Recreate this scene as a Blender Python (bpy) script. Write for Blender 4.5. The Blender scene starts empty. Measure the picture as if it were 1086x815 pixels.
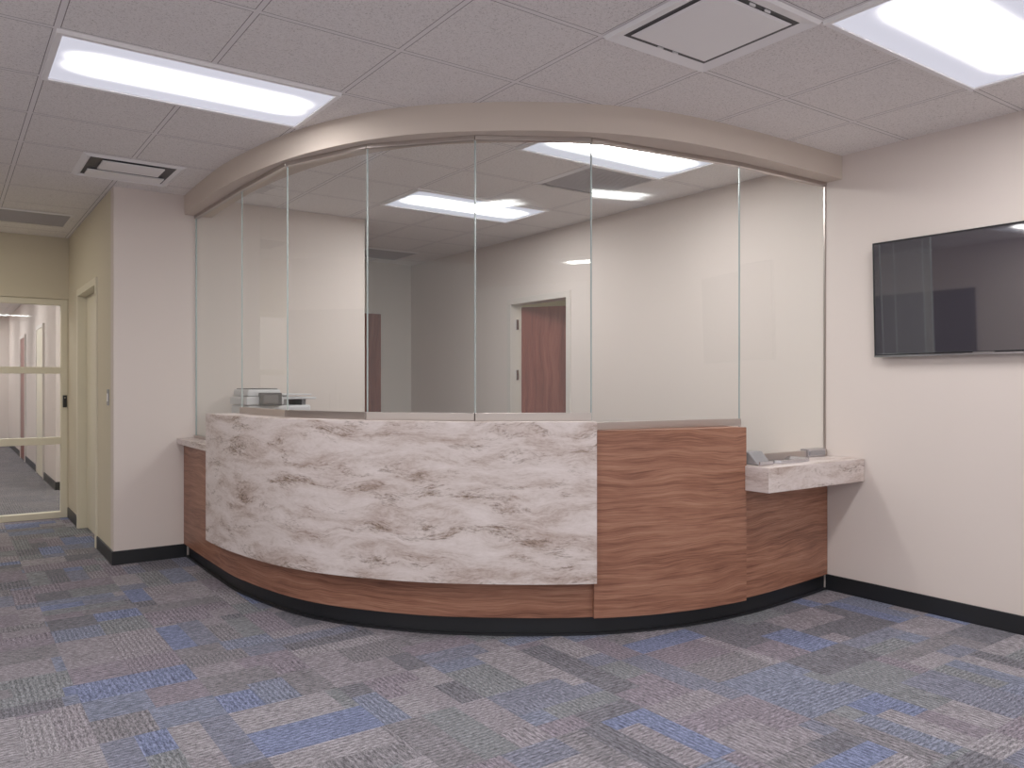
import bpy, math
from mathutils import Vector, Matrix
S=bpy.context.scene
try:
    S.view_settings.view_transform='Standard'; S.view_settings.gamma=1.12
except Exception: pass
def sr(r,g,b):
    f=lambda c:(c/255/12.92) if c/255<=0.04045 else ((c/255+0.055)/1.055)**2.4
    return (f(r),f(g),f(b),1)
# ---------------- node helpers
class NT:
    def __init__(s,name):
        s.m=bpy.data.materials.new(name); s.m.use_nodes=True; s.t=s.m.node_tree
        s.b=s.t.nodes.get('Principled BSDF'); s.o=s.t.nodes.get('Material Output')
    def n(s,ty,**k):
        x=s.t.nodes.new(ty)
        for a,v in k.items(): setattr(x,a,v)
        return x
    def l(s,a,b): s.t.links.new(a,b)
    def put(s,sock,v):
        if hasattr(v,'links') or isinstance(v,bpy.types.NodeSocket): s.l(v,sock)
        else: sock.default_value=v
    def m_(s,op,a,b=0.0,c=0.0):
        x=s.n('ShaderNodeMath',operation=op); s.put(x.inputs[0],a); s.put(x.inputs[1],b); s.put(x.inputs[2],c); return x.outputs[0]
    def mix(s,f,a,b,mode='MIX'):
        x=s.n('ShaderNodeMix',data_type='RGBA',blend_type=mode); s.put(x.inputs[0],f); s.put(x.inputs[6],a); s.put(x.inputs[7],b); return x.outputs[2]
    def comb(s,a,b,c=0.0):
        x=s.n('ShaderNodeCombineXYZ'); s.put(x.inputs[0],a); s.put(x.inputs[1],b); s.put(x.inputs[2],c); return x.outputs[0]
    def coord(s,k='Object'): return s.n('ShaderNodeTexCoord').outputs[k]
    def sep(s,v):
        x=s.n('ShaderNodeSeparateXYZ'); s.l(v,x.inputs[0]); return x.outputs
    def noise(s,vec,scale,detail=2,rough=.5,dist=0):
        x=s.n('ShaderNodeTexNoise'); s.l(vec,x.inputs['Vector']); x.inputs['Scale'].default_value=scale
        x.inputs['Detail'].default_value=detail; x.inputs['Roughness'].default_value=rough; x.inputs['Distortion'].default_value=dist
        return x.outputs[0]
    def ramp(s,f,st,interp='LINEAR'):
        x=s.n('ShaderNodeValToRGB'); s.put(x.inputs[0],f); r=x.color_ramp; r.interpolation=interp
        while len(r.elements)<len(st): r.elements.new(1.0)
        for i,(p,c) in enumerate(st): r.elements[i].position=p; r.elements[i].color=c
        return x.outputs[0]
    def wn(s,v):
        x=s.n('ShaderNodeTexWhiteNoise',noise_dimensions='3D'); s.l(v,x.inputs[0]); return x.outputs[0]
    def bump(s,h,st=.3,d=.01):
        x=s.n('ShaderNodeBump'); x.inputs['Strength'].default_value=st; x.inputs['Distance'].default_value=d; s.l(h,x.inputs['Height']); s.l(x.outputs[0],s.b.inputs['Normal'])
    def fin(s,col,rough=.5,metal=0,spec=.5):
        s.put(s.b.inputs['Base Color'],col); s.b.inputs['Roughness'].default_value=rough; s.b.inputs['Metallic'].default_value=metal
        s.b.inputs['Specular IOR Level'].default_value=spec; return s.m
def plain(name,c,rough=.5,metal=0,spec=.5,var=.03):
    n=NT(name); no=n.noise(n.coord(),3.0,2)
    col=n.mix(no,tuple(x*(1-var) for x in c[:3])+(1,),tuple(min(1,x*(1+var)) for x in c[:3])+(1,))
    return n.fin(col,rough,metal,spec)
def wallmat(name,c):
    n=NT(name); co=n.coord(); no=n.noise(co,1.2,2)
    col=n.mix(no,tuple(x*.98 for x in c[:3])+(1,),tuple(min(1,x*1.02) for x in c[:3])+(1,))
    n.bump(n.noise(co,260,2),.08,.002); return n.fin(col,.75,0,.2)
W_PAINT=wallmat('wall_paint',sr(219,207,200))
W_INT=wallmat('wall_paint_reception',sr(215,206,198))
W_HALL=wallmat('wall_paint_hall_warmlit',sr(210,200,178))  # tan paint, with the yellow of the warm hall light mixed in
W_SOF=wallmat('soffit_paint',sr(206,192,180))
BLACK=plain('black_vinyl_base',sr(20,22,26),.45)
CREAM=plain('cream_door_paint',sr(222,214,192),.45)
WHITE=plain('white_metal_paint',sr(246,243,243),.4)
BEIGEM=plain('beige_metal_frame',sr(212,203,196),.4)
DGREY=plain('dark_grey',sr(58,56,60),.5)
GBACK=plain('grille_shadow',sr(112,108,110),.6)
GLOUV=plain('grille_louvre',sr(185,180,182),.5)
DOORG=plain('charcoal_door',sr(40,40,48),.5)
MGREY=plain('mid_grey',sr(140,138,140),.45)
ALU=plain('brushed_aluminium',sr(184,174,168),.3,.85)
STEEL=plain('stainless_steel',sr(200,200,205),.22,1)
BPLAST=plain('black_plastic',sr(16,16,20),.3)
EDGE=plain('glass_edge',sr(172,184,182),.25,.2)
def m_screen():
    n=NT('tv_screen_glass'); return n.fin(n.mix(n.noise(n.coord(),2,1),sr(54,51,58),sr(58,55,62)),.03,0,1.0)
SCREEN=m_screen(); SCREEN.node_tree.nodes['Principled BSDF'].inputs['IOR'].default_value=1.75
def m_wood(name,a,b,c,horizontal=True):
    n=NT(name); uv=n.coord('UV'); s=n.sep(uv); U,V=(s[0],s[1]) if horizontal else (s[1],s[0])
    wob=n.m_('MULTIPLY',n.m_('SUBTRACT',n.noise(n.comb(n.m_('MULTIPLY',U,1.6),n.m_('MULTIPLY',V,3.5)),1.0,2),.5),.13)
    V2=n.m_('ADD',V,wob)
    big=n.noise(n.comb(n.m_('MULTIPLY',U,1.0),n.m_('MULTIPLY',V2,30)),1.0,5,.7)
    fine=n.noise(n.comb(n.m_('MULTIPLY',U,6),n.m_('MULTIPLY',V2,210)),1.0,3,.6)
    f=n.m_('ADD',n.m_('MULTIPLY',big,.62),n.m_('MULTIPLY',fine,.38))
    board=n.wn(n.comb(0.0,n.m_('FLOOR',n.m_('MULTIPLY',V,7.3)),3.0))
    f=n.m_('ADD',f,n.m_('MULTIPLY',n.m_('SUBTRACT',board,.5),.04))
    col=n.ramp(f,[(.34,a),(.5,b),(.66,c)])
    return n.fin(col,.42,0,.35)
WOOD=m_wood('walnut_laminate',sr(92,56,42),sr(146,98,77),sr(178,132,108))
DOORW=m_wood('mahogany_door',sr(102,52,42),sr(132,70,58),sr(152,92,76),False)
def m_marble():
    n=NT('streaked_stone_laminate'); uv=n.coord('UV'); s=n.sep(uv)
    U,V=s[0],s[1]
    warp=n.m_('MULTIPLY',n.m_('SUBTRACT',n.noise(n.comb(n.m_('MULTIPLY',U,2.6),n.m_('MULTIPLY',V,5.0)),1,3),.5),.15)
    V3=n.m_('ADD',V,warp)
    a=n.noise(n.comb(n.m_('MULTIPLY',U,2.6),n.m_('MULTIPLY',V3,11)),1.0,9,.66,.3)
    b=n.noise(n.comb(n.m_('MULTIPLY',U,3.0),n.m_('MULTIPLY',V3,10),5.0),1.0,5,.6,.3)
    g=n.noise(n.comb(n.m_('MULTIPLY',U,34),n.m_('MULTIPLY',V3,120)),1.0,4,.7)
    base=n.ramp(n.m_('ADD',n.m_('MULTIPLY',a,.74),n.m_('MULTIPLY',g,.26)),[(.34,sr(158,137,126)),(.43,sr(190,172,164)),(.51,sr(212,199,194)),(.64,sr(228,217,214))])
    d=n.m_('ADD',n.m_('ADD',n.m_('MULTIPLY',a,.30),n.m_('MULTIPLY',b,.55)),n.m_('MULTIPLY',g,.22))
    mask=n.ramp(d,[(.415,(.95,.95,.95,1)),(.455,(.45,.45,.45,1)),(.50,(0,0,0,1))])
    dark=n.ramp(g,[(.38,sr(92,74,62)),(.60,sr(164,140,122))])
    col=n.mix(mask,base,dark)
    return n.fin(col,.38,0,.4)
MARBLE=m_marble()
def m_carpet(name='patchwork_carpet',grey=False):
    n=NT(name); s=n.sep(n.coord()); x,y=s[0],s[1]
    T=.46
    tx=n.m_('FLOOR',n.m_('DIVIDE',x,T)); ty=n.m_('FLOOR',n.m_('DIVIDE',y,T))
    fx=n.m_('FRACT',n.m_('DIVIDE',x,T)); fy=n.m_('FRACT',n.m_('DIVIDE',y,T))
    r1=n.wn(n.comb(tx,ty,.5)); o=n.m_('GREATER_THAN',r1,.5)
    def sel(a,b): return n.m_('ADD',n.m_('MULTIPLY',a,o),n.m_('MULTIPLY',b,n.m_('SUBTRACT',1.0,o)))
    c=sel(fx,fy); d=sel(fy,fx)
    r2=n.wn(n.comb(tx,ty,1.5))
    k=n.m_('ADD',2.0,n.m_('FLOOR',n.m_('MULTIPLY',r2,2.99)))
    st=n.m_('FLOOR',n.m_('MULTIPLY',c,k))
    r3=n.wn(n.comb(n.m_('ADD',tx,n.m_('MULTIPLY',st,.31)),ty,2.5))
    sp=n.m_('GREATER_THAN',d,n.m_('ADD',.25,n.m_('MULTIPLY',r3,.9)))
    idv=n.comb(n.m_('ADD',tx,n.m_('MULTIPLY',st,.23)),n.m_('ADD',ty,n.m_('MULTIPLY',sp,.41)),7.7)
    r=n.wn(idv)
    if grey: col=n.ramp(r,[(0,sr(112,109,111)),(.5,sr(118,114,116))],'CONSTANT')
    else: col=n.ramp(r,[(0,sr(119,116,121)),(.13,sr(132,127,133)),(.27,sr(114,116,130)),(.37,sr(124,117,126)),(.50,sr(109,117,145)),(.565,sr(118,120,124)),(.70,sr(138,134,139)),(.82,sr(106,105,112)),(.93,sr(114,119,136))],'CONSTANT')
    r5=n.wn(n.comb(r,r,4.0)); o2=n.m_('GREATER_THAN',r5,.5)
    # woven ribs: regular fine lines whose direction changes per patch, broken up by noise
    rc=n.m_('ADD',n.m_('MULTIPLY',x,o2),n.m_('MULTIPLY',y,n.m_('SUBTRACT',1.0,o2)))
    xs=n.m_('MULTIPLY',x,n.m_('ADD',45.0,n.m_('MULTIPLY',o2,130.0)))
    ys=n.m_('MULTIPLY',y,n.m_('SUBTRACT',175.0,n.m_('MULTIPLY',o2,130.0)))
    wv=n.noise(n.comb(xs,ys,n.m_('MULTIPLY',r,30.0)),1.0,2,.6)
    rib=n.m_('MULTIPLY',n.m_('ADD',n.m_('SINE',n.m_('MULTIPLY',rc,2*math.pi/.022)),1.0),.5)
    sp2=n.noise(n.comb(n.m_('MULTIPLY',x,250),n.m_('MULTIPLY',y,250)),1.0,1,.5)
    big=n.noise(n.comb(x,y),5.0,3,.6)
    g=n.m_('ADD',n.m_('ADD',n.m_('MULTIPLY',wv,.60),n.m_('MULTIPLY',sp2,.33)),n.m_('MULTIPLY',rib,.07))
    gain=n.ramp(g,[(.32,(.24,.24,.255,1)),(.5,(.98,.98,.98,1)),(.68,(2.05,2.02,2.05,1))])
    gb=n.ramp(big,[(.3,(.93,.93,.93,1)),(.7,(1.07,1.07,1.07,1))])
    out=n.mix(1.0,n.mix(1.0,col,gain,'MULTIPLY'),gb,'MULTIPLY')
    n.bump(g,.5,.005)
    return n.fin(out,.95,0,.1)
CARPET=m_carpet(); CARPETG=m_carpet('grey_corridor_carpet',True)
def m_ceil(name,ox,oy):
    n=NT(name); s=n.sep(n.coord()); x,y=s[0],s[1]; T=.61
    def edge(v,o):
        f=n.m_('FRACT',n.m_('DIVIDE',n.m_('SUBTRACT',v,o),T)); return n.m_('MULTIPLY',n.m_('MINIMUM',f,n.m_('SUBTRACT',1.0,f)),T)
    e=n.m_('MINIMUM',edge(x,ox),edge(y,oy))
    bar=n.m_('LESS_THAN',e,.011); bar_shade=n.m_('LESS_THAN',e,.0145)
    co=n.coord()
    v1=n.noise(co,95,3,.7); v2=n.noise(co,230,2,.6)
    g=n.m_('ADD',n.m_('MULTIPLY',v1,.5),n.m_('MULTIPLY',v2,.5))
    tile=n.ramp(g,[(.36,sr(182,174,170)),(.45,sr(233,228,225)),(.6,sr(243,238,236))])
    c1=n.mix(bar_shade,tile,sr(138,130,129)); c2=n.mix(bar,c1,sr(236,231,230))  # shadow lines beside the T-bars, painted into the ceiling colour
    n.bump(n.m_('ADD',n.m_('MULTIPLY',g,.3),n.m_('MULTIPLY',bar,1.0)),.4,.006)
    return n.fin(c2,.85,0,.15)
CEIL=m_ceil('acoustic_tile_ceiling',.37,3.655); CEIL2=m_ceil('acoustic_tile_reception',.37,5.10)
def m_glass():
    n=NT('clear_glass')
    tr=n.n('ShaderNodeBsdfTransparent'); tr.inputs[0].default_value=(.905,.935,.918,1)
    gl=n.n('ShaderNodeBsdfGlossy'); gl.inputs['Roughness'].default_value=0.0; gl.inputs[0].default_value=(.95,1,.98,1)
    lw=n.n('ShaderNodeLayerWeight'); f=n.m_('ADD',.05,n.m_('MULTIPLY',n.m_('POWER',lw.outputs['Facing'],5.0),.85))
    mx=n.n('ShaderNodeMixShader'); n.l(f,mx.inputs[0]); n.l(tr.outputs[0],mx.inputs[1]); n.l(gl.outputs[0],mx.inputs[2]); n.l(mx.outputs[0],n.o.inputs[0])
    return n.m
GLASS=m_glass()
def m_lens(name,L,col=(1,.975,.97,1),base=.62):
    n=NT(name); s=n.sep(n.coord('UV')); u,v=s[0],s[1]
    def gau(c,w):
        d=n.m_('DIVIDE',n.m_('SUBTRACT',v,c),w); return n.m_('EXPONENT',n.m_('MULTIPLY',n.m_('MULTIPLY',d,d),-1.0))
    tubes=n.m_('ADD',gau(.40,.085),gau(.60,.085))
    eu=n.m_('POWER',n.m_('MINIMUM',1.0,n.m_('MULTIPLY',n.m_('MINIMUM',u,n.m_('SUBTRACT',1.0,u)),7.0)),2.5)
    st=n.m_('MULTIPLY',n.m_('MULTIPLY',tubes,eu),L)
    c2=n.mix(n.m_('MINIMUM',st,1.0),(.86,.86,1.0,1),col)
    n.put(n.b.inputs['Base Color'],(.2,.2,.22,1)); n.put(n.b.inputs['Emission Color'],c2); n.put(n.b.inputs['Emission Strength'],n.m_('ADD',base,st))
    return n.m
LENS=m_lens('troffer_lens',43); LENSW=m_lens('troffer_lens_warm',32,(1,.92,.74,1)); LENSL=m_lens('troffer_lens_dimmed',27)
# ---------------- mesh helpers
def empty(name,loc=(0,0,0)):
    o=bpy.data.objects.new(name,None); o.location=loc; S.collection.objects.link(o); o.empty_display_size=.1; return o
def mesh(name,vs,fs,mat,parent=None,uvs=None,smooth=False,bevel=0):
    me=bpy.data.meshes.new(name); me.from_pydata(vs,[],fs); me.update()
    ul=me.uv_layers.new(name='UVMap'); k=0
    for p in me.polygons:
        nn=p.normal
        for li in p.loop_indices:
            if uvs is not None: ul.data[li].uv=uvs[k]
            else:
                c=me.vertices[me.loops[li].vertex_index].co
                ul.data[li].uv=(c.x,c.y) if abs(nn.z)>.7 else ((c.y,c.z) if abs(nn.x)>abs(nn.y) else (c.x,c.z))
            k+=1
        p.use_smooth=smooth
    me.materials.append(mat)
    o=bpy.data.objects.new(name,me); S.collection.objects.link(o)
    if parent: o.parent=parent
    if bevel:
        b=o.modifiers.new('bev','BEVEL'); b.width=bevel; b.segments=2; b.limit_method='ANGLE'
    return o
def boxes(name,L,mat,parent=None,bevel=0):
    vs=[];fs=[]
    for x0,x1,y0,y1,z0,z1 in L:
        b=len(vs); vs+=[(x0,y0,z0),(x1,y0,z0),(x1,y1,z0),(x0,y1,z0),(x0,y0,z1),(x1,y0,z1),(x1,y1,z1),(x0,y1,z1)]
        fs+=[tuple(b+i for i in f) for f in [(0,3,2,1),(4,5,6,7),(0,1,5,4),(1,2,6,5),(2,3,7,6),(3,0,4,7)]]
    return mesh(name,vs,fs,mat,parent,bevel=bevel)
def obox(name,c,ax,ln,th,z0,z1,mat,parent=None,bevel=0):
    n=(-ax[1],ax[0]); P=[]
    for z in (z0,z1):
        for a,b in ((0,-th/2),(ln,-th/2),(ln,th/2),(0,th/2)): P.append((c[0]+ax[0]*a+n[0]*b,c[1]+ax[1]*a+n[1]*b,z))
    return mesh(name,P,[(0,3,2,1),(4,5,6,7),(0,1,5,4),(1,2,6,5),(2,3,7,6),(3,0,4,7)],mat,parent,bevel=bevel)
def catmull(P,n=14):
    P=[Vector(p) for p in P]; Q=[P[0]*2-P[1]]+P+[P[-1]*2-P[-2]]; out=[]
    for i in range(1,len(Q)-2):
        p0,p1,p2,p3=Q[i-1:i+3]
        for j in range(n):
            t=j/n; out.append(.5*((2*p1)+(p2-p0)*t+(2*p0-5*p1+4*p2-p3)*t*t+(3*p1-p0-3*p2+p3)*t**3))
    out.append(P[-1]); return out
def normals(P):
    N=[]
    for i in range(len(P)):
        d=(P[min(i+1,len(P)-1)]-P[max(i-1,0)]).normalized(); N.append(Vector((d.y,-d.x)))
    N[0]=Vector((-1,0)); N[-1]=Vector((0,-1))
    return N
def near(P,q):
    q=Vector(q); return min(range(len(P)),key=lambda i:(P[i]-q).length)
def strip(name,P,N,i0,i1,out,inn,z0,z1,mat,parent=None,bevel=0):
    vs=[];fs=[];uv=[];s=0;U=[]
    for k,i in enumerate(range(i0,i1+1)):
        if k: s+=(P[i]-P[i-1]).length
        U.append(s)
        a=P[i]+N[i]*out; b=P[i]+N[i]*inn
        vs+=[(a.x,a.y,z0),(a.x,a.y,z1),(b.x,b.y,z1),(b.x,b.y,z0)]
    n=i1-i0+1; w=abs(out-inn)
    for k in range(n-1):
        a=4*k;b=a+4;u0,u1=U[k],U[k+1]
        fs.append((a,b,b+1,a+1)); uv+=[(u0,z0),(u1,z0),(u1,z1),(u0,z1)]
        fs.append((a+1,b+1,b+2,a+2)); uv+=[(u0,z1),(u1,z1),(u1,z1+w),(u0,z1+w)]
        fs.append((a+2,b+2,b+3,a+3)); uv+=[(u0,z1+w),(u1,z1+w),(u1,z0),(u0,z0)]
        fs.append((a+3,b+3,b,a)); uv+=[(u0,z0-w),(u1,z0-w),(u1,z0),(u0,z0)]
    fs.append((0,1,2,3)); uv+=[(0,z0),(0,z1),(-w,z1),(-w,z0)]
    e=4*(n-1); fs.append((e,e+3,e+2,e+1)); uv+=[(s,z0),(s+w,z0),(s+w,z1),(s,z1)]
    return mesh(name,vs,fs,mat,parent,uvs=uv,bevel=bevel)
H=2.74
# ---------------- shell
boxes('floor',[(-2.7,7.3,-3.2,8.93,-.1,0)],CARPET)
boxes('floor_corridor',[(-2.7,7.3,8.93,20.3,-.1,0)],CARPETG)
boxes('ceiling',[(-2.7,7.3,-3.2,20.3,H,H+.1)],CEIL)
XR=4.58
boxes('wall_right',[(XR,XR+.12,-3,5.53,0,H),(XR,XR+.12,6.42,8.6,0,H),(XR,XR+.12,5.53,6.42,2.11,H)],W_PAINT)
boxes('wall_back',[(1.0,2.97,6.34,6.46,0,H)],W_PAINT)
boxes('wall_hall_side',[(1.0,1.12,6.46,7.11,0,H),(1.0,1.12,8.14,8.87,0,H),(1.0,1.12,7.11,8.14,2.12,H)],W_HALL)
boxes('wall_reception_return',[(2.85,2.97,6.46,8.48,0,H)],W_INT)
boxes('wall_reception_far',[(2.85,4.58,8.48,8.6,0,H)],W_INT)
boxes('wall_hall_end',[(-2.5,-.75,8.87,8.99,0,H),(.99,3.0,8.87,8.99,0,H),(-.75,.99,8.87,8.99,2.14,H)],W_HALL)
boxes('wall_left',[(-2.62,-2.5,3.2,8.99,0,H)],W_PAINT)  # shortened to let the world fill light in
boxes('wall_corridor_right',[(1.13,1.25,11.24,20,0,H)],W_PAINT)
boxes('wall_corridor_return',[(1.25,3.0,11.24,11.36,0,H)],W_PAINT)
boxes('wall_vestibule',[(3.0,3.12,8.87,11.36,0,H)],W_PAINT)
boxes('wall_corridor_left',[(-.9,-.78,8.99,20,0,H)],W_PAINT)
boxes('wall_corridor_end',[(-.9,1.25,20,20.12,0,H)],W_PAINT)
boxes('wall_office',[(7.0,7.12,4.3,8.2,0,H),(4.7,7.0,4.3,4.42,0,H),(4.7,7.0,8.08,8.2,0,H)],W_HALL)
B=.10
boxes('baseboard_right',[(XR-.012,XR,-3,2.95,0,B)],BLACK,bevel=.003)
boxes('baseboard_back',[(.988,1.5,6.328,6.34,0,B)],BLACK,bevel=.003)
boxes('baseboard_hall_side',[(.988,1.0,6.34,7.05,0,B),(.988,1.0,8.2,8.87,0,B)],BLACK,bevel=.003)
boxes('baseboard_reception',[(XR-.012,XR,3.2,5.47,0,B),(XR-.012,XR,6.48,8.48,0,B),(1.7,2.97,6.328,6.34,0,B)],BLACK)
boxes('baseboard_corridor',[(1.118,1.13,11.24,20,0,B),(1.118,3,11.228,11.24,0,B),(-.78,-.768,9,20,0,B)],BLACK)
boxes('baseboard_left',[(-2.5,-2.488,3.2,5.1,0,B),(-2.5,-2.488,7.0,8.87,0,B),(-2.5,-.8,8.858,8.87,0,B)],BLACK)
# ---------------- curves
WP=catmull([(1.48,6.335),(1.478,5.6),(1.50,4.95),(1.655,4.25),(1.98,3.72),(2.36,3.36),(2.77,3.09),(3.2,2.93),(3.65,2.87),(4.1,2.885),(4.575,2.93)])
WN=normals(WP); nW=len(WP)-1
BP=catmull([(1.485,6.34),(1.475,5.8),(1.485,5.228),(1.57,4.55),(1.72,4.04),(1.93,3.66),(2.18,3.40),(2.453,3.19),(2.792,3.01),(3.164,2.90),(3.7,2.85),(4.58,2.84)])
BN=normals(BP)
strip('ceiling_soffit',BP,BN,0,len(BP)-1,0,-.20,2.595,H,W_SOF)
inner=[BP[i]-BN[i]*.12 for i in range(len(BP))]
poly=[(p.x,p.y,H-.003) for p in inner]+[(XR,6.34,H-.003),(XR,8.48,H-.003),(2.97,8.48,H-.003),(2.97,6.34,H-.003)]
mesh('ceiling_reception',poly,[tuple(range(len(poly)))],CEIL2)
# ---------------- desk
desk=empty('reception_desk')
iM0=near(WP,(1.48,5.38)); iM1=near(WP,(2.75,3.10)); iT1=near(WP,(3.66,2.87))
strip('toe_kick',WP,WN,0,nW,-.035,-.08,0,.10,BLACK,desk)
strip('kick_foot',WP,WN,0,nW,-.015,-.04,0,.012,BLACK,desk)
strip('base_low',WP,WN,0,iM0,0,-.06,.10,.86,WOOD,desk)
strip('base_curved',WP,WN,iM0,iM1,0,-.06,.10,1.085,WOOD,desk)
strip('tall_wood_panel',WP,WN,iM1,iT1,.025,-.06,.10,1.065,WOOD,desk)
strip('base_right',WP,WN,iT1,nW,-.01,-.06,.10,.71,WOOD,desk)
strip('stone_front',WP,WN,iM0,iM1,.09,.001,.295,1.115,MARBLE,desk)
strip('stone_cap',WP,WN,iM0,iM1,.088,-.20,1.086,1.118,MARBLE,desk)
strip('wood_cap',WP,WN,iM1,iT1,.024,-.20,1.045,1.068,WOOD,desk)
strip('low_counter',WP,WN,0,iM0,.05,-.30,.86,.90,MARBLE,desk)
strip('inner_worktop',WP,WN,near(WP,(1.5,4.95)),near(WP,(3.65,2.87)),-.09,-.70,.72,.75,WOOD,desk)
boxes('transaction_counter',[(3.64,4.575,2.69,3.30,.715,.853)],MARBLE,desk,bevel=.003)
# ---------------- glass partition
G=[(1.57,6.335),(1.588,5.25),(1.622,4.50),(1.85,3.916),(2.238,3.453),(2.751,3.132),(3.756,2.98),(4.575,2.96)]
zb=[.92,1.16,1.16,1.16,1.16,1.11,.895]; sill=[.90,1.118,1.118,1.118,1.118,1.068,.853]
gp=empty('glass_partition')
for i in range(7):
    a=Vector(G[i]); b=Vector(G[i+1]); d=(b-a); L=d.length; d=d/L
    a2=a+d*.003; b2=b-d*.003
    mesh('pane_%d'%(i+1),[(a2.x,a2.y,zb[i]-.01),(b2.x,b2.y,zb[i]-.01),(b2.x,b2.y,2.57),(a2.x,a2.y,2.57)],[(0,1,2,3)],GLASS,gp)
    obox('sill_channel_%d'%(i+1),a,d,L,.035,sill[i],zb[i],ALU,gp,.002)
    obox('head_channel_%d'%(i+1),a,d,L,.03,2.572,2.596,ALU,gp,.002)
for i in range(8):
    z0=min(zb[max(i-1,0)],zb[min(i,6)])
    w=.006 if 0<i<7 else .010
    boxes('joint_%d'%(i+1),[(G[i][0]-w/2,G[i][0]+w/2,G[i][1]-w/2-.001,G[i][1]+w/2,z0,2.57)],EDGE if i<7 else ALU,gp)
# ---------------- ceiling lights
def troffer(x0,y0,lens=LENS,w=1.22,d=.61):
    x1,y1=x0+w,y0+d; e=empty('ceiling_light'); f=.022
    L=[(x0,x1,y0,y0+f,2.722,2.7395),(x0,x1,y1-f,y1,2.722,2.7395),(x0,x0+f,y0+f,y1-f,2.722,2.7395),(x1-f,x1,y0+f,y1-f,2.722,2.7395)]
    boxes('frame',L,WHITE,e); mesh('lens',[(x0+f,y0+f,2.73),(x0+f,y1-f,2.73),(x1-f,y1-f,2.73),(x1-f,y0+f,2.73)],[(0,1,2,3)],lens,e,
      uvs=[(0,0),(0,1),(1,1),(1,0)] if w>d else [(0,0),(1,0),(1,1),(0,1)])
troffer(.37,3.655,LENSL)
for x,y in [(2.81,1.215),(2.81,5.10),(2.81,3.27),(.37,1.215),(-2.07,3.655),(-2.07,.6),(2.81,-1.83),(.37,-1.83),(-2.07,-1.83)]:  # ones past the reception pair are unseen, added for even lighting
    troffer(x,y)
troffer(-1.2,7.3,LENSW); troffer(5.2,5.6,LENSW)  # office fixture is unseen, added to light the room behind the door
for y in (9.6,12.6,15.6,18.4): troffer(-.2,y,LENS,.61,1.22)
troffer(1.3,9.8)
# ---------------- diffusers
def ring(x0,x1,y0,y1,z0,i,z1,vs,fs):
    b=len(vs); vs+=[(x0,y0,z0),(x1,y0,z0),(x1,y1,z0),(x0,y1,z0),(x0+i,y0+i,z1),(x1-i,y0+i,z1),(x1-i,y1-i,z1),(x0+i,y1-i,z1)]
    for k in range(4):
        j=(k+1)%4; fs.append((b+k,b+4+k,b+4+j,b+j))
def diffuser(x0,y0,s=.61):
    e=empty('air_diffuser'); vs=[];fs=[]
    ring(x0,x0+s,y0,y0+s,2.738,.010,2.724,vs,fs); ring(x0+.010,x0+s-.010,y0+.010,y0+s-.010,2.724,.055,2.737,vs,fs)
    mesh('flange',vs,fs,WHITE,e)
    boxes('slot_back',[(x0+.06,x0+s-.06,y0+.06,y0+s-.06,2.736,2.7385)],DGREY,e)
    vs=[];fs=[]; ring(x0+.082,x0+s-.082,y0+.082,y0+s-.082,2.733,.012,2.727,vs,fs)
    fs.append((4,7,6,5)); mesh('face_plate',vs,fs,WHITE,e)
    boxes('hangers',[(a,a+.03,b,b+.006,2.728,2.7385) for a in (x0+.25,x0+.34) for b in (y0+.066,y0+s-.074)],WHITE,e)
diffuser(2.20,1.825)
def slotdiff(x0,y0,w,d):
    e=empty('ceiling_vent'); vs=[];fs=[]
    ring(x0,x0+w,y0,y0+d,2.7385,.03,2.724,vs,fs); ring(x0+.03,x0+w-.03,y0+.03,y0+d-.03,2.724,.02,2.738,vs,fs)
    mesh('flange',vs,fs,WHITE,e)
    boxes('slot_back',[(x0+.05,x0+w-.05,y0+.05,y0+d-.05,2.7365,2.7385)],DGREY,e)
    boxes('vanes',[(x0+.12,x0+w-.12,y0+.10,y0+.32,2.722,2.73),(x0+.07,x0+w-.07,y0+.37,y0+.54,2.722,2.73)],WHITE,e)
slotdiff(.70,5.50,.61,.61)
def grille(x0,y0,w=.61,d=.61):
    e=empty('return_air_grille'); vs=[];fs=[]; ring(x0,x0+w,y0,y0+d,2.736,.025,2.727,vs,fs); mesh('flange',vs,fs,WHITE,e)
    boxes('back',[(x0+.02,x0+w-.02,y0+.02,y0+d-.02,2.734,2.736)],GBACK,e)
    n=int((d-.05)/.025); boxes('louvres',[(x0+.025,x0+w-.025,y0+.025+k*.025,y0+.037+k*.025,2.727,2.735) for k in range(n)],GLOUV,e)
grille(3.42,3.88); grille(3.6,7.6); grille(.1,7.6,.8,.61)
# ---------------- TV
tv=empty('television')
Y0,Y1,Z0,Z1=1.37,2.60,1.475,2.15
boxes('housing',[(4.535,4.558,Y0,Y1,Z0,Z1)],BPLAST,tv,.004)
boxes('bezel',[(4.529,4.537,Y0,Y1,Z1-.010,Z1),(4.529,4.537,Y0,Y1,Z0,Z0+.014),(4.529,4.537,Y0,Y0+.01,Z0,Z1),(4.529,4.537,Y1-.01,Y1,Z0,Z1)],BPLAST,tv,.0015)
boxes('screen',[(4.531,4.536,Y0+.01,Y1-.01,Z0+.014,Z1-.01)],SCREEN,tv)
boxes('chin_trim',[(4.526,4.536,Y0,Y1,Z0-.005,Z0+.005)],STEEL,tv)
boxes('logo_bar',[(4.526,4.530,1.93,2.04,Z0+.006,Z0+.010)],STEEL,tv)
boxes('wall_mount',[(4.556,4.574,1.8,2.2,1.52,1.95)],DGREY,tv)
pv=Vector((4.555,0,Z0)); tv.matrix_world=Matrix.Translation(pv)@Matrix.Rotation(math.radians(-2.0),4,'Y')@Matrix.Translation(-pv)
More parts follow.
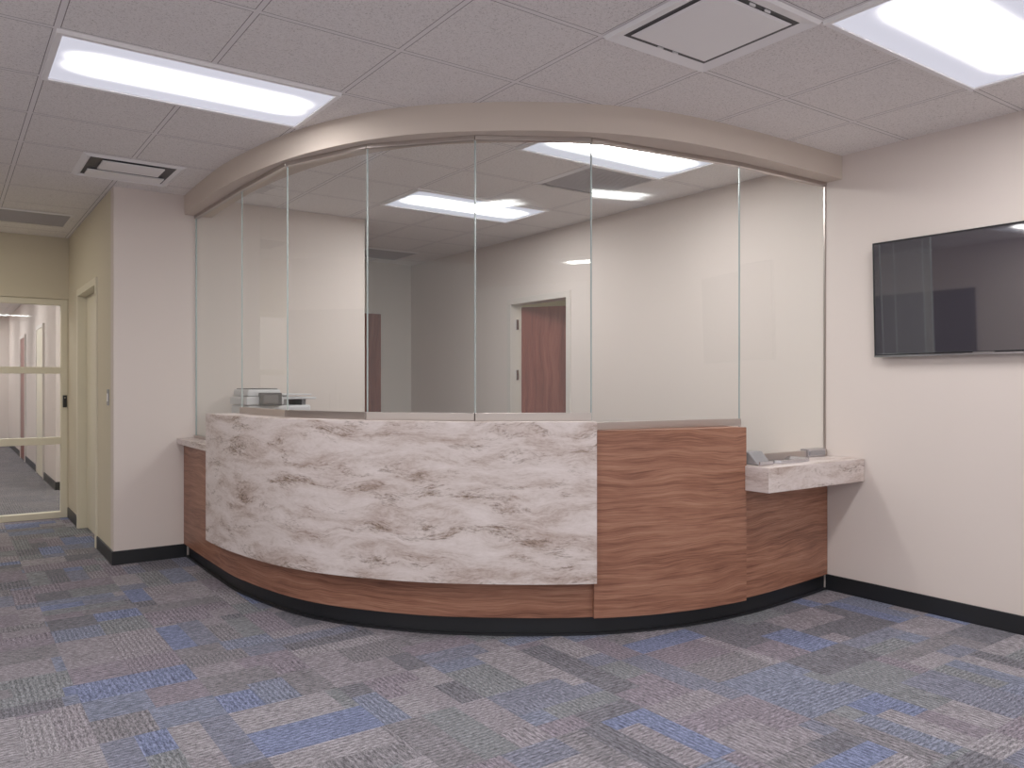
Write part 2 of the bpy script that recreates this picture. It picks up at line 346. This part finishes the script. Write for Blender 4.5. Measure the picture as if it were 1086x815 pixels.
# ---------------- doors
def door_frame_x(xf,xb,y0,y1,z1):
    return [(xf,xb,y0-.045,y0+.015,0,z1+.045),(xf,xb,y1-.015,y1+.045,0,z1+.045),(xf,xb,y0+.015,y1-.015,z1-.015,z1+.045)]
d1=empty('door_1')
boxes('frame',door_frame_x(XR-.012,XR+.132,5.53,6.42,2.11),BEIGEM,d1,.002)
th=math.radians(32); ax=(math.sin(th),-math.cos(th))
obox('leaf',(XR+.10,6.36),ax,.86,.044,.01,2.07,DOORW,d1,.002)
lx,ly=XR+.10+ax[0]*.78,6.36+ax[1]*.78
obox('lever_plate',(lx-.03,ly-.02),ax,.05,.08,1.0,1.05,STEEL,d1,.004)
boxes('hinges',[(XR+.055,XR+.078,6.39,6.405,z,z+.1) for z in (.3,1.35,1.85)],STEEL,d1)
d2=empty('door_2')
boxes('frame',[(3.22,3.27,8.455,8.48,0,2.18),(4.17,4.22,8.455,8.48,0,2.18),(3.27,4.17,8.455,8.48,2.13,2.18)],BEIGEM,d2,.002)
boxes('leaf',[(3.27,4.17,8.462,8.479,.01,2.13)],DOORW,d2); boxes('lever',[(3.33,3.45,8.43,8.462,1.0,1.03)],STEEL,d2,.004)
d3=empty('door_3')
boxes('frame',door_frame_x(.985,1.135,7.11,8.14,2.12),CREAM,d3,.002)
boxes('leaf',[(1.06,1.10,7.13,8.12,.01,2.10)],CREAM,d3); boxes('lever',[(1.03,1.06,7.2,7.32,1.0,1.03)],STEEL,d3,.004)
d4=empty('door_4')  # unseen dark door, added to give the TV screen a dark reflection
boxes('frame',[(-2.5,-2.47,5.15,5.2,0,2.15),(-2.5,-2.47,6.9,6.95,0,2.15),(-2.5,-2.47,5.15,6.95,2.1,2.15)],DOORG,d4)
boxes('leaf',[(-2.5,-2.48,5.2,6.045,.01,2.1),(-2.5,-2.48,6.055,6.9,.01,2.1)],DOORG,d4); boxes('handle',[(-2.48,-2.45,5.98,6.0,.9,1.2),(-2.48,-2.45,6.1,6.12,.9,1.2)],STEEL,d4,.003)
for k,y in enumerate((12.6,15.6)):
    e=empty('door_%d'%(5+k)); boxes('frame',[(1.105,1.13,y,y+.05,0,2.15),(1.105,1.13,y+.95,y+1.0,0,2.15),(1.105,1.13,y+.05,y+.95,2.1,2.15)],BEIGEM,e); boxes('leaf',[(1.115,1.13,y+.05,y+.95,.01,2.1)],DOORW if k else CREAM,e)
w1=empty('window_1')
fr=[(.935,.99,8.89,8.97,0,2.14),(-.75,-.69,8.89,8.97,0,2.14),(-.69,.935,8.89,8.97,2.08,2.14),(-.69,.935,8.89,8.97,0,.06),(-.69,.935,8.89,8.97,1.41,1.475),(-.69,.935,8.89,8.97,.72,.79),(.09,.14,8.89,8.97,.06,2.08)]
boxes('frame',fr,CREAM,w1,.003)
for k,(z0,z1) in enumerate(((.06,.72),(.79,1.41),(1.475,2.08))):
    mesh('lite_%d'%k,[(-.69,8.93,z0),(.935,8.93,z0),(.935,8.93,z1),(-.69,8.93,z1)],[(0,1,2,3)],GLASS,w1)
r=empty('card_reader'); boxes('body',[(.95,.985,8.868,8.89,1.08,1.2)],BPLAST,r,.004); boxes('led',[(.962,.972,8.866,8.869,1.17,1.18)],STEEL,r)
sw=empty('light_switch'); boxes('plate',[(.994,1.0,6.52,6.60,1.15,1.27)],MGREY,sw,.002); boxes('rocker',[(.990,.995,6.545,6.575,1.18,1.24)],WHITE,sw,.001)
ex=empty('exit_sign'); boxes('housing',[(.35,.65,13.9,13.94,2.35,2.55)],WHITE,ex,.004)
GREEN=plain('exit_green',sr(60,150,90),.5); boxes('letters',[(.40+.06*k,.44+.06*k,13.894,13.9,2.40,2.50) for k in range(4)],GREEN,ex); boxes('stem',[(.48,.52,13.91,13.93,2.55,H)],WHITE,ex)
# ---------------- printer on cabinet
PW=plain('printer_white',sr(214,212,214),.4)
cb=empty('filing_cabinet'); boxes('carcass',[(1.80,2.34,5.78,6.30,0,.80)],MGREY,cb,.004); boxes('drawers',[(1.82,2.32,5.765,5.78,.05+.245*k,.28+.245*k) for k in range(3)],PW,cb,.003); boxes('pulls',[(1.98,2.12,5.75,5.766,.2+.24*k,.215+.24*k) for k in range(3)],STEEL,cb)
pr=empty('office_printer'); dz=.02
def pb(n,L,m,b=0): boxes(n,[(a+.09,c+.09,d,e_,f+dz,g+dz) for a,c,d,e_,f,g in L],m,pr,b)
pb('body',[(1.72,2.20,5.84,6.26,.78,1.13)],PW,.015)
pb('scanner',[(1.71,1.99,5.84,6.26,1.135,1.195)],PW,.01)
pb('feeder',[(1.73,1.98,5.88,6.24,1.197,1.25)],PW,.015); pb('feeder_top',[(1.75,1.96,5.90,6.22,1.25,1.257)],DGREY,.002)
pb('output_tray',[(1.99,2.25,5.86,6.24,1.175,1.19),(1.99,2.22,5.88,6.22,1.205,1.215)],PW,.004); pb('tray_supports',[(2.0,2.03,5.9,6.2,1.13,1.205),(2.15,2.18,5.9,6.2,1.13,1.175)],MGREY)
pb('control_panel',[(1.80,1.96,5.80,5.86,1.13,1.225)],DGREY,.006); pb('paper_trays',[(1.74,2.18,5.832,5.845,.80,.88),(1.74,2.18,5.832,5.845,.89,.98)],MGREY,.003)
pb('screen',[(1.82,1.93,5.797,5.801,1.15,1.21)],SCREEN); pb('output_slot',[(1.80,2.1,5.836,5.842,1.02,1.09)],BPLAST)
# ---------------- items on transaction counter
ch=empty('brochure_holder')
zc=.854
mesh('wedge',[(3.70,2.80,zc),(3.82,2.80,zc),(3.82,2.93,zc),(3.70,2.93,zc),(3.70,2.87,.925),(3.82,2.87,.925),(3.82,2.93,.925),(3.70,2.93,.925)],[(0,3,2,1),(4,5,6,7),(0,1,5,4),(1,2,6,5),(2,3,7,6),(3,0,4,7)],MGREY,ch,bevel=.006)
boxes('lip',[(3.70,3.82,2.79,2.80,zc,.875)],STEEL,ch,.002)
dt=empty('deal_tray'); vs=[];fs=[];n=28
for (rx,ry,z) in ((.17,.12,.854),(.17,.12,.872),(.155,.105,.872),(.12,.08,.858)):
    for k in range(n):
        a=2*math.pi*k/n; ca,sa=math.cos(a),math.sin(a); q=.5
        vs.append((4.03+rx*math.copysign(abs(ca)**q,ca),2.90+ry*math.copysign(abs(sa)**q,sa),z))
for j in range(3):
    for k in range(n): k2=(k+1)%n; fs.append((j*n+k,j*n+k2,(j+1)*n+k2,(j+1)*n+k))
fs.append(tuple(3*n+k for k in range(n))); mesh('tray',vs,fs,STEEL,dt)
cc=empty('glass_clamp'); boxes('body',[(4.36,4.54,2.93,2.99,zc,.905)],STEEL,cc,.004); boxes('cap',[(4.37,4.53,2.925,2.932,.865,.893)],MGREY,cc)
# ---------------- world + camera
w=bpy.data.worlds.new('World'); S.world=w; w.use_nodes=True; w.node_tree.nodes['Background'].inputs[0].default_value=(1,.96,.96,1); w.node_tree.nodes['Background'].inputs[1].default_value=.85  # even fill light added to lift the ceiling; front wall left open for it
c=bpy.data.cameras.new('camera'); c.lens=842/1086*36; c.sensor_width=36; c.sensor_fit='HORIZONTAL'; c.clip_end=100
co=bpy.data.objects.new('camera',c); co.location=(0,0,1.31); co.rotation_euler=(math.pi/2,0,-math.atan(603/842)); S.collection.objects.link(co); S.camera=co
